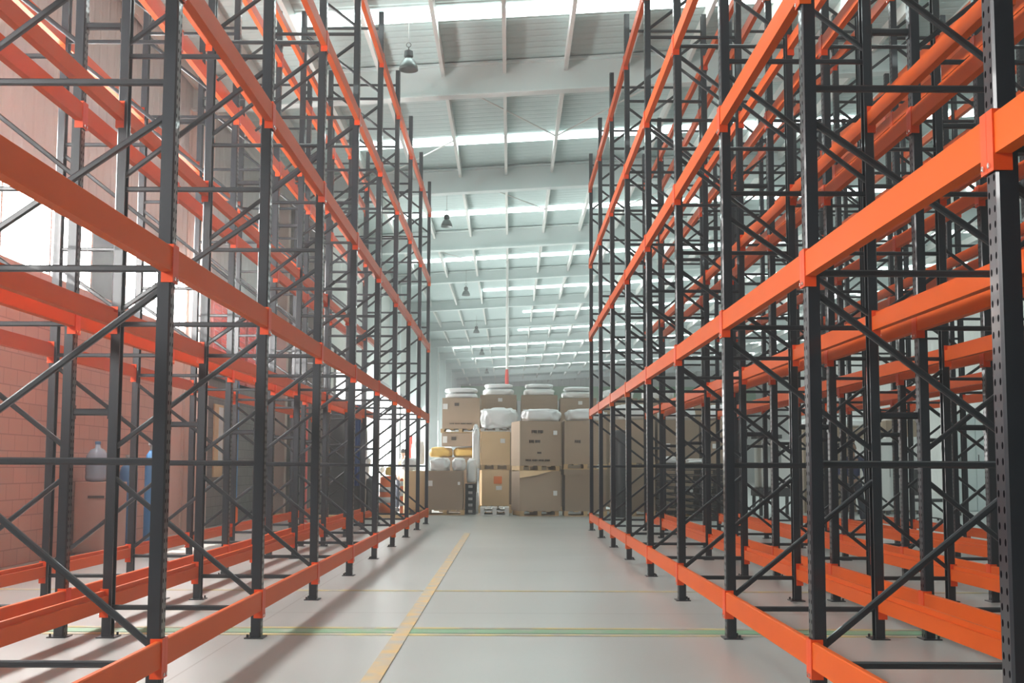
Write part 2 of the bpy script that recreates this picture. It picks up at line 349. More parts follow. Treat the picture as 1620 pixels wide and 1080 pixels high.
def diag(z0, z1):
    return MB().bar((hx - .015, 0, z0), (FD - hx + .015, 0, z1), .036, .030).mesh('diagonal_brace', M['brace'])
dg = [diag(.30, 1.13), diag(2.15, 1.36), diag(3.08, 2.36), diag(4.17, 3.36), diag(5.18, 4.37), diag(6.18, 5.38), diag(6.38, 7.18)]
def make_frame():
    root = empty('upright_frame')
    for x, rz in ((0, 0), (FD, PI)):
        p = new_from('post', post_me, root, (x, 0, 0), rz); new_from('foot_plate', foot_me, p)
    for z in BZ: new_from('horizontal_brace', hb_me, root, (0, 0, z))
    for d in dg: new_from('diagonal_brace', d, root)
    return root
frame0 = make_frame(); fk = kids_of(frame0)
# rows: name, outer-post x, direction (+1: row extends to +X), Y of frame 0, first idx, last idx
YL, YR = 8.743, 8.808
ROWS = [
    ('left row beside the aisle', -1.814, -1, YL, -2, 7, 'aisle side', 'rear side'),
    ('left row along the block wall', -4.29, 1, YL, -1, 7, 'wall side', 'front side'),
    ('right row beside the aisle', 1.594, 1, YR, -3, 6, 'aisle side', 'rear side'),
    ('second right row from the aisle', 4.09, -1, YR, -1, 6, 'far side', 'near side'),
    ('third right row from the aisle', 4.49, 1, YR, 0, 6, 'near side', 'far side'),
    ('fourth right row from the aisle', 7.06, -1, YR, 1, 6, 'far side', 'near side')]
first = True
for rn, xo, dr, y0, i0, i1, s0, s1 in ROWS:
    vis0 = {0: -1, 2: -2}.get([r[0] for r in ROWS].index(rn), i0)
    for i in range(i0, i1 + 1):
        f = frame0 if first else copy_tree(frame0, fk); first = False
        f.location = (xo, y0 + i * P, 0); f.rotation_euler = (0, 0, 0 if dr > 0 else PI)
        k = i - i0
        tag(f, 'blue-black upright frame of the %s, %s from the camera' % (rn, ordn[k]), 'rack frame', 'upright frames of the %s' % rn)
# beams ---------------------------------------------------------------------
Lb = P
def beam_prof():   # stepped box profile: outer face at x=0 side, inner ledge lower; local x = towards the rack's inside
    return [(-.006, -BH / 2), (.048, -BH / 2), (.048, BH / 2 - .035), (.022, BH / 2 - .035), (.022, BH / 2), (0, BH / 2), (-.006, BH / 2 - .005)]
def conn(mb, s):   # s=0 near end, 1 far end ; origin at beam start (post centre), runs along +Y
    a, b = (.0, .047) if s == 0 else (Lb - .047, Lb)
    mb.box(-.0125, -.006, a + .001, b - .001, -BH / 2 - .055, BH / 2 + .012)          # plate on the post face
    c, d = (.0455, .051) if s == 0 else (Lb - .051, Lb - .0455)
    mb.box(-.0125, .05, c, d, -BH / 2 - .055, BH / 2 + .012)                            # end plate
    return mb
body_me = MB().prism(beam_prof(), lambda a, b, tt: (a, tt, b), .051, Lb - .051).mesh('beam', M['orange'])
c_me = [conn(MB(), 0).mesh('end_connector', M['connector']), conn(MB(), 1).mesh('end_connector', M['connector'])]
pin_me = [MB().tube((-.02, yy, -BH / 2 - .035), (-.012, yy, -BH / 2 - .035), .010, 8).mesh('locking_pin', M['pin']) for yy in (.024, Lb - .024)]
far_mb = MB().prism(beam_prof(), lambda a, b, tt: (a, tt, b), .051, Lb - .051); conn(far_mb, 0); conn(far_mb, 1)
far_me = far_mb.mesh('beam', M['orange'])
b0 = new_from('pallet_beam', body_me)
for s in (0, 1):
    c = new_from('end_connector', c_me[s], b0); new_from('locking_pin', pin_me[s], c)
bk = kids_of(b0)
from bpy_extras.object_utils import world_to_camera_view
bpy.context.view_layer.update()
def vis_len(x, ya, yb, z):
    pts = []
    for k in range(25):
        yy = ya + (yb - ya) * k / 24
        if yy < .3: continue
        v = cam.matrix_world.inverted() @ Vector((x, yy, z))
        u = 805.3 + 1900 * v.x / -v.z; vv = 572.1 - 1900 * v.y / -v.z
        if -5 < u < 1625 and -5 < vv < 1085: pts.append((u, vv))
    if len(pts) < 2: return 0
    return math.hypot(pts[0][0] - pts[-1][0], pts[0][1] - pts[-1][1])
BE = []
for ri, (rn, xo, dr, y0, i0, i1, s0, s1) in enumerate(ROWS):
    for side in (0, 1):
        xf = xo - dr * (hx) if side == 0 else xo + dr * (FD + hx)      # outward face of the post carrying the beam
        inward = dr if side == 0 else -dr
        sn = s0 if side == 0 else s1
        for i in range(i0, i1):
            for l, z in enumerate(LEV):
                ya = y0 + i * P
                L_ = vis_len(xf, ya, ya + P, z)
                BE.append((L_, ri, rn, sn, xf, inward, ya, z, l, i - i0))
BE.sort(key=lambda e: -e[0])
lvn = ['floor-level', 'second-level', 'third-level', 'fourth-level', 'top-level']
used = False; rest = MB()
for n_, (L_, ri, rn, sn, xf, inw, ya, z, l, bi) in enumerate(BE):
    yb = ya if inw > 0 else ya + P
    if n_ < 298 and L_ > 0:
        near = L_ > 28
        if near:
            if not used: o = b0; used = True
            else: o = copy_tree(b0, bk)
        else: o = new_from('pallet_beam', far_me)
        o.location = (xf, yb, z); o.rotation_euler = (0, 0, 0 if inw > 0 else PI)
        tag(o, '%s orange beam, %s of the %s, %s bay' % (lvn[l], sn, rn, ordn[bi]), 'rack beam', 'pallet beams of the %s' % rn)
    else:
        Mx = Matrix.Translation((xf, yb, z)) @ Matrix.Rotation(0 if inw > 0 else PI, 4, 'Z')
        k = len(rest.v); rest.v += [tuple(Mx @ Vector(v)) for v in far_mb.v]; rest.f += [[k + a for a in f] for f in far_mb.f]
o = rest.build('pallet_beam', M['orange']); tag(o, 'remaining small far orange beams deep among the crowded rack rows', 'rack beams', None, 'stuff')
# row spacers between back-to-back rows
def spacer(x0, x1, y, z, lab):
    o = MB().bar((x0 + .002, y, z), (x1 - .002, y, z), .05, .05).box(x0 + .001, x0 + .007, y - .035, y + .035, z - .05, z + .05).box(x1 - .007, x1 - .001, y - .035, y + .035, z - .05, z + .05).build('row_spacer', M['brace'])
    tag(o, lab, 'row spacer', 'short bars joining back-to-back racks')
for x0, x1, y0, ia, ib, nm in ((-3.22 + hx, -2.884 - hx, YL, 0, 7, 'the two left rack rows'), (2.664 + hx, 3.02 - hx, YR, 0, 6, 'the first and second right rows'), (4.09 + hx, 4.49 - hx, YR, 1, 6, 'the second and third right rows'), (5.56 + hx, 5.99 - hx, YR, 2, 6, 'the third and fourth right rows')):
    for i in range(ia, ib + 1):
        for z, zn in ((1.61, 'low'), (4.5, 'middle'), (7.05, 'high')):
            spacer(x0, x1, y0 + i * P, z, '%s black spacer bar between %s, %s frame' % (zn, nm, ordn[i - ia]))

# ------------------------------------------------------------------ goods at the end of the aisle
def blob(name, sx, sy, sz, mm, loc, seed=0, amp=.18, freq=2.2, parent=None, flat=.0):
    import bmesh
    bm = bmesh.new(); bmesh.ops.create_icosphere(bm, subdivisions=4, radius=1)
    for v in bm.verts:
        c = v.co.copy()
        q = Vector([math.copysign(abs(a) ** .55, a) for a in c])          # boxier than a ball
        d = 1 + amp * noise.noise(c * freq + Vector((seed * 3.1, seed, 0))) + amp * .45 * noise.noise(c * freq * 3.3 + Vector((seed, 7, 0)))
        q = q * d * .86
        v.co = Vector((q.x * sx, q.y * sy, max(q.z, -.72) * sz))
    me = bpy.data.meshes.new(name); bm.to_mesh(me); bm.free(); me.materials.append(M[mm])
    for p in me.polygons: p.use_smooth = True
    zb = min(v.co.z for v in me.vertices)
    for v in me.vertices: v.co.z -= zb
    o = bpy.data.objects.new(name, me); COL.objects.link(o); o.location = loc
    if parent: o.parent = parent
    return o

def top(o): return o.location.z + max(v.co.z for v in o.data.vertices)
def pallet(x, y, z, w_, d, lab, mm='wood', h=.13, rz=0):
    m = MB(); x0 = -w_ / 2
    for k in range(5): m.box(x0 + k * (w_ - .12) / 4, x0 + k * (w_ - .12) / 4 + .12, 0, d, h - .022, h)
    for k in range(3): m.box(x0 + k * (w_ - .1) / 2, x0 + k * (w_ - .1) / 2 + .1, 0, d, 0.02, h - .02)
    for k in range(3): m.box(x0, x0 + w_, k * (d - .1) / 2, k * (d - .1) / 2 + .1, 0, .022)
    o = m.build('pallet', M[mm], loc=(x, y, z)); o.rotation_euler = (0, 0, rz)
    return tag(o, lab, 'pallet', 'pallets under the boxes')

def carton(x, y, z, w_, d, h, lab, mm='card', rz=0., print_=(), stick=(), lid=False, group='cardboard boxes stacked at the aisle end', flap=False):
    """x = centre of the front face, front faces -Y. print_: list of (u0,u1,v0,v1) bars in face fractions; stick: (u,v,w,h,mat)"""
    root = empty('cardboard_box', (x, y, z), rz)
    m = MB(); b = .02; x0, x1 = -w_ / 2, w_ / 2
    vs = []
    def ring(zz, e):
        r = []
        for (ax, ay, bx, by) in ((x0, 0, x1, 0), (x1, 0, x1, d), (x1, d, x0, d), (x0, d, x0, 0)):
            for k in range(6):
                t_ = k / 6; bul = math.sin(PI * t_) * e
                px_, py_ = ax + (bx - ax) * t_, ay + (by - ay) * t_
                nx, ny = (by - ay), -(bx - ax); L_ = math.hypot(nx, ny)
                r.append((px_ + nx / L_ * bul, py_ + ny / L_ * bul, zz))
        return r
    rings = [ring(h * k / 6, .022 * math.sin(PI * k / 6)) for k in range(7)]
    for r in rings: vs += r
    m.v = vs; K = 24
    for j in range(6):
        for i in range(K): m.f.append([j * K + i, j * K + (i + 1) % K, (j + 1) * K + (i + 1) % K, (j + 1) * K + i])
    m.f.append([6 * K + i for i in range(K)]); m.f.append([i for i in range(K)][::-1])
    m.build('box_body', M[mm], root)
    if lid:
        l = MB().box(x0 - .03, x1 + .03, -.03, -.012, h - .12, h + .02).box(x0 - .03, x1 + .03, d + .012, d + .03, h - .12, h + .02).box(x0 - .03, x0 - .012, -.012, d + .012, h - .12, h + .02).box(x1 + .012, x1 + .03, -.012, d + .012, h - .12, h + .02).box(x0 - .012, x1 + .012, -.012, d + .012, h + .005, h + .02)
        l.build('box_lid', M[mm], root)
    if flap:
        f = MB(); f.v = [(x0, -.03, h), (x0 + .75 * w_, -.03, h), (x0 + .4 * w_, -.09, h - .1), (x0 - .02, -.1, h - .17), (x0, -.025, h + .01), (x0 + .75 * w_, -.025, h + .01), (x0 + .4 * w_, -.085, h - .09), (x0 - .02, -.095, h - .16)]
        f.f = [(0, 1, 2, 3), (7, 6, 5, 4), (0, 4, 5, 1), (1, 5, 6, 2), (2, 6, 7, 3), (3, 7, 4, 0)]
        f.build('box_flap', M['cardt'], root)
    for line in print_:
        p = MB()
        for (u0, u1, v0, v1) in line: p.box(x0 + u0 * w_, x0 + u1 * w_, -.031, -.024, v0 * h, v1 * h)
        p.build('printing', M['ink'], root)
    for (u, v, sw, sh, sm) in stick:
        MB().box(x0 + u * w_ - sw / 2, x0 + u * w_ + sw / 2, -.036, -.026, v * h - sh / 2, v * h + sh / 2).build('sticker', M[sm], root)
    return tag(root, lab, 'box', group)
W = 'sticker'
def words(v, u0=.22, n=4, hgt=.035):   # a row of small dark letter-like strokes
    r = []; u = u0; rr = random.Random(int(v * 1000))
    for k in range(n * 4):
        wd = rr.uniform(.018, .034); r.append((u, u + wd, v - hgt * rr.uniform(.6, 1), v + hgt)); u += wd + .008
        if k % 4 == 3: u += .02
    return r
# front row, right of the aisle's end
pallet(.74, 30.55, 0, 1.0, 1.0, 'pallet under the lower left box of the right-hand front stacks', rz=.19)
carton(.755, 30.5, .13, 1.06, 1.1, 1.0, 'lower brown box with a torn pale flap, just right of the aisle end', 'card', .19, flap=True, stick=((.86, .45, .1, .12, W),))
pallet(.74, 30.52, 1.135, 1.04, 1.03, 'pallet between the two big boxes just right of the aisle end', rz=.195)
carton(.755, 30.5, 1.268, 1.06, 1.1, 1.13, 'upper brown box with three lines of print, just right of the aisle end', 'card', .2, print_=(words(.76, .28, 2), words(.54, .22, 2), [(.42, .52, .27, .31)], words(.12, .14, 4, .022)), stick=((.86, .74, .1, .11, W),))
o = blob('plastic_bag', .58, .5, .2, 'bag', (.78, 31.08, 2.405), 1, .14); tag(o, 'white plastic bag bulging from the printed upper box by the aisle end', 'bag', 'white plastic bags on the boxes')
pallet(1.9, 30.5, 0, 1.08, 1.05, 'pallet under the second lower box right of the aisle end')
carton(1.9, 30.5, .13, 1.03, 1.1, 1.03, 'lower brown box, second to the right of the aisle end', 'cardd', .03, lid=True)
pallet(1.9, 30.5, 1.18, 1.1, 1.05, 'pallet between the second pair of boxes right of the aisle end')
carton(1.9, 30.5, 1.31, 1.06, 1.1, 1.1, 'upper brown box with faint print, second to the right of the aisle end', 'card', .02, print_=(words(.52, .24, 1),), stick=((.88, .72, .05, .06, W), (.88, .1, .08, .06, W)))
o = blob('plastic_bag', .57, .5, .2, 'bag', (1.9, 31.05, 2.415), 2, .13); tag(o, 'white plastic bag on the upper box second from the aisle end', 'bag', 'white plastic bags on the boxes')
xs = [3.15, 4.3, 5.5]
nm = ['third', 'fourth', 'fifth']
for k, x in enumerate(xs):
    y = 30.7 + .12 * k
    pallet(x, y, 0, 1.1, 1.05, 'pallet under the %s lower box right of the aisle end' % nm[k])
    carton(x, y, .13, 1.06, 1.1, 1.08, 'lower brown box, %s to the right of the aisle end' % nm[k], 'cardd', 0, stick=((.8, .5, .09, .14, W),))
    pallet(x, y, 1.22, 1.12, 1.05, 'pallet between the %s pair of boxes right of the aisle end' % nm[k])
    carton(x, y, 1.35, 1.06, 1.1, 1.1, 'upper brown box, %s to the right of the aisle end' % nm[k], 'card' if k != 1 else 'cardd', 0, stick=((.25, .4, .1, .12, W),))
    o = blob('plastic_bag', .55, .5, .26, 'bag', (x, y + .55, 2.455), 3 + k, .13); tag(o, 'white plastic bag on the %s upper box right of the aisle end' % nm[k], 'bag', 'white plastic bags on the boxes')
# rear row, three high
xs = [(-.35, 2.75, .56, 3.28), (.82, 2.75, .56, 3.28), (1.93, 2.75, .52, 3.2), (3.1, 2.75, .52, 3.2), (4.25, 2.75, .52, 3.2), (5.4, 2.75, .52, 3.15)]
rn_ = ['above the white-wrapped load', 'behind the printed box', 'second from the printed box', 'third from the printed box', 'fourth from the printed box', 'at the right end of the rear row']
for k, (x, z, s_, zt) in enumerate(xs):
    y = 34.2
    pallet(x, y, 0, 1.08, 1.05, 'rear-row floor pallet, stack %s' % rn_[k])
    carton(x, y, .13, 1.03, 1.04, 1.15, 'bottom box of the rear-row stack %s' % rn_[k], 'cardd')
    carton(x, y, 1.285, 1.03, 1.04, zt - .7 - 1.285, 'middle box of the rear-row stack %s' % rn_[k], 'cardd')
    carton(x, y, zt - .695, 1.03, 1.04, .695, 'top brown box of the rear-row stack %s' % rn_[k], 'card', 0, stick=((.55 if k % 2 == 0 else .1, .8 if k % 2 == 0 else .35, .12, .1, W),))
    o = blob('plastic_bag', .52, .5, .13 if k < 3 else .17, 'bag', (x, y + .55, zt + .003), 11 + k, .08); tag(o, 'flat clear-white bag on the top box %s' % rn_[k], 'bag', 'white plastic bags on the boxes')
    if k < 3:
        o = blob('plastic_bag', .47, .46, .08, 'bag', (x, y + .55, top(o) + .005), 31 + k, .06); tag(o, 'uppermost folded film bag of the rear-row stack %s' % rn_[k], 'bag', 'white plastic bags on the boxes')
# centre stack: white load on two tan boxes on white pallets
pallet(-.4, 30.9, 0, .74, 1.1, 'lower white pallet in front of the orange-labelled box', 'woodw', .1)
pallet(-.4, 30.9, .102, .74, 1.1, 'upper white pallet of the pair at the aisle centre', 'woodw', .1)
pallet(-.4, 32.5, 0, .9, 1.05, 'pallet under the box with the orange label', 'wood', .2)
carton(-.4, 32.5, .2, .74, 1.0, .95, 'tan box with a bright orange label and white film around its foot', 'cardt', .1, stick=((.58, .72, .22, .2, 'osticker'), (.62, .5, .16, .11, W)))
pallet(-.4, 32.5, 1.155, .8, 1.0, 'thin pallet over the orange-labelled box')
carton(-.4, 32.5, 1.29, .78, 1.0, .9, 'light tan box under the white-wrapped load', 'cardt', .05, stick=((.74, .72, .13, .12, W),))
pallet(-.36, 32.5, 2.195, .9, 1.0, 'pallet under the white-wrapped load', 'woodw', .08)
o = blob('wrapped_load', .56, .44, .36, 'bag', (-.31, 32.98, 2.28), 21, .2, 3); tag(o, 'crumpled white plastic load on the light tan box', 'wrapped load')
o = blob('plastic_sheet', .12, .16, .72, 'bag', (-.93, 32.6, 1.2), 22, .2, 3); tag(o, 'white plastic sheet hanging left of the light tan box', 'plastic sheet')
# left stack
pallet(-1.68, 31.0, 0, 1.0, 1.05, 'pallet under the dark brown box left of the aisle end')
carton(-1.68, 31.0, .13, .9, 1.1, 1.0, 'low dark brown box under white sacks, left of the aisle end', 'cardd', 0, stick=((.08, .68, .12, .14, W), (.9, .68, .06, .08, W)))
pallet(-2.45, 31.25, 0, .5, .8, 'pallet under the pale sunlit box beside the traffic posts', rz=.3)
carton(-2.45, 31.25, .13, .5, .8, 1.0, 'pale tan box catching the door light, beside the traffic posts', 'cardt', .3)
for k, (x, sx, z, lab) in enumerate(((-1.83, .3, 1.135, 'left of the two white sacks on the low brown box'), (-1.34, .2, 1.135, 'right of the two white sacks on the low brown box'))):
    o = blob('white_sack', sx, .42, .21, 'bag', (x, 31.5, z), 41 + k, .15); tag(o, lab, 'sack', 'white sacks on the low brown box')
o = blob('white_sack', .24, .33, .2, 'bag', (-2.64, 31.62, 1.135), 47, .12); tag(o, 'white sack on the pale tan box', 'sack')
o = blob('white_sack', .15, .25, .4, 'bag', (-1.02, 31.72, .82), 45, .12); tag(o, 'upright white sack on the stack of black crates', 'sack')
carton(-1.45, 33.1, 0, 1.0, 1.0, 1.5, 'brown box hidden behind the low box and sacks', 'cardd')
for k, x in enumerate((-1.93, -1.25)):
    o = blob('yellow_sack', .37, .5, .17, 'ybag', (x, 33.6, 1.505), 51 + k, .12); tag(o, ('left' if k == 0 else 'right') + ' yellow sack under the two-box stack left of centre', 'sack', 'yellow sacks')
carton(-1.45, 33.1, 1.8, .88, .95, .36, 'short brown box lying on the yellow sacks', 'card', 0, print_=([(.3, .45, .45, .72)],), stick=((.1, .5, .12, .18, W),))
pallet(-1.38, 33.1, 2.176, 1.1, 1.0, 'pallet under the tallest box left of centre', h=.1)
carton(-1.37, 33.1, 2.282, 1.03, 1.0, .845, 'tallest brown box with a dark line of print, left of centre', 'card', -.03, print_=(words(.16, .2, 4, .02), [(.33, .45, .74, .84)]), stick=((.08, .72, .13, .15, W),))
for k in range(2):
    o = blob('plastic_bag', .52, .46, .09, 'bag', (-1.37, 33.6, 3.135 if k == 0 else top(o) + .005), 61 + k, .07); tag(o, ('lower' if k == 0 else 'upper') + ' flat film bag on the tallest box left of centre', 'bag', 'white plastic bags on the boxes')
o = blob('plastic_bag', .2, .3, .42, 'bag', (-2.55, 33.2, 1.3), 66, .2); tag(o, 'white plastic bag slumped left of the short brown box', 'bag')
# black crates
for k in range(5):
    m = MB(); z = k * .16
    m.box(-.14, .14, 0, .4, 0, .02).box(-.14, .14, 0, .02, .02, .05).box(-.14, .14, 0, .02, .12, .155).box(-.14, -.12, .02, .4, .02, .155).box(.12, .14, .02, .4, .02, .155).box(-.12, .12, .38, .4, .02, .155)
    m.box(-.12, -.07, 0, .02, .05, .12).box(.07, .12, 0, .02, .05, .12)
    o = m.build('plastic_crate', M['black'], loc=(-1.04, 31.45, z))
    MB().box(-.055, .055, .03, .04, .04, .12).build('paper_tag', M['white'], o)
    tag(o, 'black crate beside the low brown box, %s from the floor' % ordn[k], 'crate', 'stack of black crates')
o = blob('white_sack', .1, .2, .36, 'bag', (-.93, 32.2, 0), 71, .15); tag(o, 'white sack on the floor between the crates and the centre stack', 'sack')

# black pallet stack in front of the right-hand boxes
for k in range(9):
    m = MB(); z = .005 + k * .15
    for a in range(7): m.box(-.75 + a * .235, -.75 + a * .235 + .1, 0, 1.0, .11, .135)
    for a in range(4): m.box(-.75 + a * .465, -.75 + a * .465 + .1, 0, 1.0, .025, .11)
    for a in range(3): m.box(-.75, .745, a * .45, a * .45 + .1, 0, .025)
    o = m.build('plastic_pallet', M['black'], loc=(4.35 + (.02 if k % 2 else -.01), 28.9, z))
    tag(o, 'black pallet in the stack before the brown boxes, %s from the floor' % ordn[k], 'pallet', 'stacked black pallets')
o = blob('plastic_bag', .2, .2, .1, 'bag', (3.85, 29.3, 1.345), 81, .2); tag(o, 'small crumpled white bag on the left of the black pallet stack', 'bag')
o = blob('plastic_bag', .26, .2, .07, 'bag', (4.5, 29.3, 1.345), 82, .2); tag(o, 'small crumpled white bag on the middle of the black pallet stack', 'bag')
# black upright roll between stacks
o = MB().lathe([(.13, 0), (.15, .03), (.15, 2.1), (.12, 2.16)], 16).build('film_roll', M['tarp'], None, True, loc=(2.75, 30.05, 0)); tag(o, 'tall black wrapped roll standing before the second brown boxes', 'roll')

# machines, cabinets on the far right
def cabinet(x, y, w_, d, h, z0, mm, lab, doors=2, legs=True, rz=0):
    r = empty('steel_cabinet', (x, y, 0), rz)
    MB().box(-w_ / 2, w_ / 2, 0, d, z0, z0 + h).build('cabinet_body', M[mm], r, bevel=.01)
    dw = w_ / doors
    for k in range(doors):
        dd = MB().box(-w_ / 2 + k * dw + .01, -w_ / 2 + (k + 1) * dw - .01, -.025, -.003, z0 + .04, z0 + h - .04).build('cabinet_door', M[mm], r)
        MB().box(-w_ / 2 + k * dw + .06, -w_ / 2 + k * dw + .08, -.045, -.025, z0 + h * .45, z0 + h * .58).build('door_handle', M['dark'], dd)
    if z0 > .05:
        for sx in (-1, 1):
            for yy in (.05, d - .05):
                MB().box(sx * (w_ / 2 - .06) - .03, sx * (w_ / 2 - .06) + .03, yy - .03, yy + .03, 0, z0).build('leg', M['dark'], r)
    return tag(r, lab, 'cabinet', 'pale cabinets behind the right racks')
mch = empty('machine', (6.95, 31.4, 0))
MB().box(-.42, .42, 0, .9, .72, 1.95).build('machine_housing', M['white'], mch, bevel=.03)
MB().box(-.34, .1, -.03, 0, 1.25, 1.8).build('front_panel', M['grey'], mch); MB().box(-.5, .5, -.1, 1, .5, .72).build('machine_base', M['dark'], mch)
for sx in (-.44, .44):
    for yy in (0, .9): MB().box(sx - .04, sx + .04, yy - .04, yy + .04, 0, .5).build('leg', M['dark'], mch)
MB().box(-.55, .1, -.15, .6, 2.0, 2.1).build('top_hood', M['dark'], mch); MB().box(-.06, .06, .3, .4, 1.95, 2.0).build('hood_stem', M['dark'], mch)
tag(mch, 'white machine housing on a black base right of the stacked boxes', 'machine')
cabinet(9.75, 32.2, .75, .6, 1.9, .12, 'white', 'tall cream cabinet behind the third right rack row', 1)
cabinet(10.75, 33, .9, .6, 2.0, .1, 'white', 'white double-door cabinet right of the cream one', 2)
cabinet(12.35, 32, 1.0, .6, 2.6, .1, 'steelw', 'tallest pale double-door cabinet at the far right', 2)
cabinet(13.6, 31.5, .9, .6, 2.7, .1, 'steelw', 'pale cabinet at the right edge of the photo', 2)
for k, (x, y, w_, h, lab) in enumerate(((8.7, 33.5, 1.1, 1.2, 'brown box behind the person in navy'), (10.0, 34.4, 1.1, 1.2, 'brown box behind the cream cabinet'), (11.35, 34.6, 1.1, 1.3, 'brown box behind the double-door cabinet'))):
    carton(x, y, 0, w_, 1, h, 'lower ' + lab, 'cardd', group='boxes far right'); carton(x, y, h + .005, w_, 1, h, 'upper ' + lab, 'card', group='boxes far right')
    o = blob('plastic_bag', .55, .45, .15, 'bag', (x, y + .5, 2 * h + .008), 90 + k, .1); tag(o, 'white film bag on the upper ' + lab, 'bag')
# dark swivel chair
ch = empty('office_chair', (9.9, 28.6, 0), .5)
for k in range(5):
    a = 2 * PI * k / 5
    MB().bar((0, 0, .09), (.3 * math.cos(a), .3 * math.sin(a), .06), .04, .03, (0, 0, 1)).lathe([(.0, 0), (.03, .01), (.03, .05), (0, .06)], 8, (.3 * math.cos(a), .3 * math.sin(a), 0)).build('base_arm', M['black'], ch)
MB().tube((0, 0, .07), (0, 0, .45), .03).build('gas_column', M['black'], ch)
MB().box(-.25, .25, -.25, .25, .45, .53).build('seat', M['black'], ch, bevel=.03)
MB().prism([(-.24, .6), (.24, .6), (.22, 1.15), (.15, 1.22), (-.15, 1.22), (-.22, 1.15)], lambda a, b, t_: (a, t_ + (b - .6) * .12, b), .22, .28).build('backrest', M['black'], ch)
MB().bar((0, .2, .48), (0, .27, .75), .06, .02, (0, 1, 0)).build('back_stem', M['black'], ch)
tag(ch, 'black office chair on the floor behind the right racks', 'chair')

# ------------------------------------------------------------------ left side: cabinet, jug, cylinders, tarp, drums
cb = empty('low_cabinet', (-5.68, 16.55, 0), .06)
MB().box(-.29, .29, 0, .5, .04, 1.0).box(-.27, .27, .02, .48, 0, .04).build('cabinet_body', M['cab'], cb, bevel=.008)
dd = MB().box(-.27, .27, -.02, -.001, .08, .97).build('cabinet_door', M['cab'], cb); MB().box(-.1, .12, -.035, -.02, .78, .815).build('handle', M['dark'], dd)
tag(cb, 'brown-pink cabinet with a dark slot handle against the block wall', 'cabinet')
j = MB().lathe([(.1, 0), (.15, .02), (.16, .06), (.155, .12), (.16, .16), (.155, .22), (.16, .26), (.155, .32), (.15, .36), (.1, .44), (.04, .47), (.035, .52)], 20).build('water_jug', M['water'], None, True, loc=(-5.76, 16.8, 1.001))
MB().lathe([(.0, .52), (.04, .52), (.04, .56), (.0, .565)], 12).build('cap', M['blue'], j); tag(j, 'large translucent blue water jug on the brown-pink cabinet', 'water jug')
for k, (x, y) in enumerate(((-5.62, 17.75), (-5.32, 17.85))):
    h = 1.12 if k == 0 else 1.3; r_ = .13 if k == 0 else .09
    c = empty('gas_cylinder', (x, y, 0))
    MB().lathe([(r_ * .95, 0), (r_, .03), (r_, h), (r_ * .85, h + .08), (r_ * .4, h + .14), (r_ * .25, h + .16)], 20).build('cylinder_body', M['blue'], c, True)
    MB().lathe([(r_ * .25, h + .15), (.03, h + .22), (.05, h + .23), (.05, h + .26), (.0, h + .265)], 10).build('valve', M['grey'], c)
    tag(c, ('fat' if k == 0 else 'slim tall') + ' blue gas cylinder standing beside the brown-pink cabinet', 'gas cylinder', 'blue gas cylinders')
o = MB().tube((0, 0, 0), (0, 0, 3.6), .035).box(-.06, .06, -.06, .06, 0, .02).build('standing_pipe', M['red'], loc=(-5.93, 15.6, 0)); tag(o, 'thin red pipe running up the block wall', 'pipe')
bp_ = empty('bollard_pole', (-5.1, 22.3, 0)); MB().tube((0, 0, .5), (0, 0, 3), .055).build('pole', M['blue'], bp_); MB().lathe([(.09, 0), (.08, .05), (.075, .5), (.05, .52)], 12).build('sleeve', M['drumo'], bp_)
tag(bp_, 'slim blue pole with an orange sleeve at its foot, behind the left racks', 'pole')
o = MB().lathe([(.12, 0), (.07, .03), (.07, 3.0), (.05, 3.02)], 14).build('standing_pipe', M['red'], None, True, loc=(-4.55, 26.6, 0)); tag(o, 'thick red standpipe rising behind the left racks', 'pipe')
# notice board and carton leaning on grey wall
o = MB().box(0, .03, 0, .75, 0, 1.5).build('notice_board', M['cardt'], loc=(XW + .01, 24.6, 1.0)); MB().box(.03, .035, .35, .72, .25, 1.45).build('paper_sheet', M['white'], o); tag(o, 'tan board with a white sheet on the grey block wall', 'board')
# tarpaulin-covered stack
def tarp():
    m = MB(); nx, nz = 26, 24; prof_ = []
    K = 64; H_ = 2.75
    for j in range(nz + 1):
        z = H_ * j / nz
        for i in range(K):
            a = 2 * PI * i / K
            cx_, cy_ = math.cos(a), math.sin(a)
            sx = math.copysign(abs(cx_) ** .35, cx_) * .48; sy = math.copysign(abs(cy_) ** .35, cy_) * .5
            fl_ = 1 + (.12 * (1 - z / H_) ** 2) + (.05 * math.sin(a * 9 + z) * (1 - z / H_ * .6)) + .08 * noise.noise(Vector((cx_ * 2, cy_ * 2, z * 1.3)))
            if j == nz: fl_ *= .9
            m.v.append((sx * fl_, sy * fl_, z))
    for j in range(nz):
        for i in range(K): m.f.append([j * K + i, j * K + (i + 1) % K, (j + 1) * K + (i + 1) % K, (j + 1) * K + i])
    m.f.append([nz * K + i for i in range(K)])
    return m
root = empty('tarp_covered_stack', (-4.12, 30.1, .01))
tarp().build('tarpaulin', M['tarp'], root, True)
m = MB(); 
for k in range(10):
    a = -.12 + .24 * k / 9; m.v += [(a + .0, -.62 - .03 * math.sin(k * 2.1), .75), (a, -.585 - .03 * math.sin(k * 2.1), 2.72)]
for k in range(9): m.f.append([2 * k, 2 * k + 2, 2 * k + 3, 2 * k + 1])
o = m.build('blue_cloth', M['bluef'], root, loc=(.3, .02, 0)); o.modifiers.new('solid', 'SOLIDIFY').thickness = .012
tag(root, 'tall stack under a black tarpaulin with a hanging blue cloth, left background', 'covered stack')
o = blob('black_bag', .15, .3, .62, 'tarp', (-3.38, 29.5, 0), 101, .2); tag(o, 'sagging black bag right of the tarpaulin stack', 'bag')
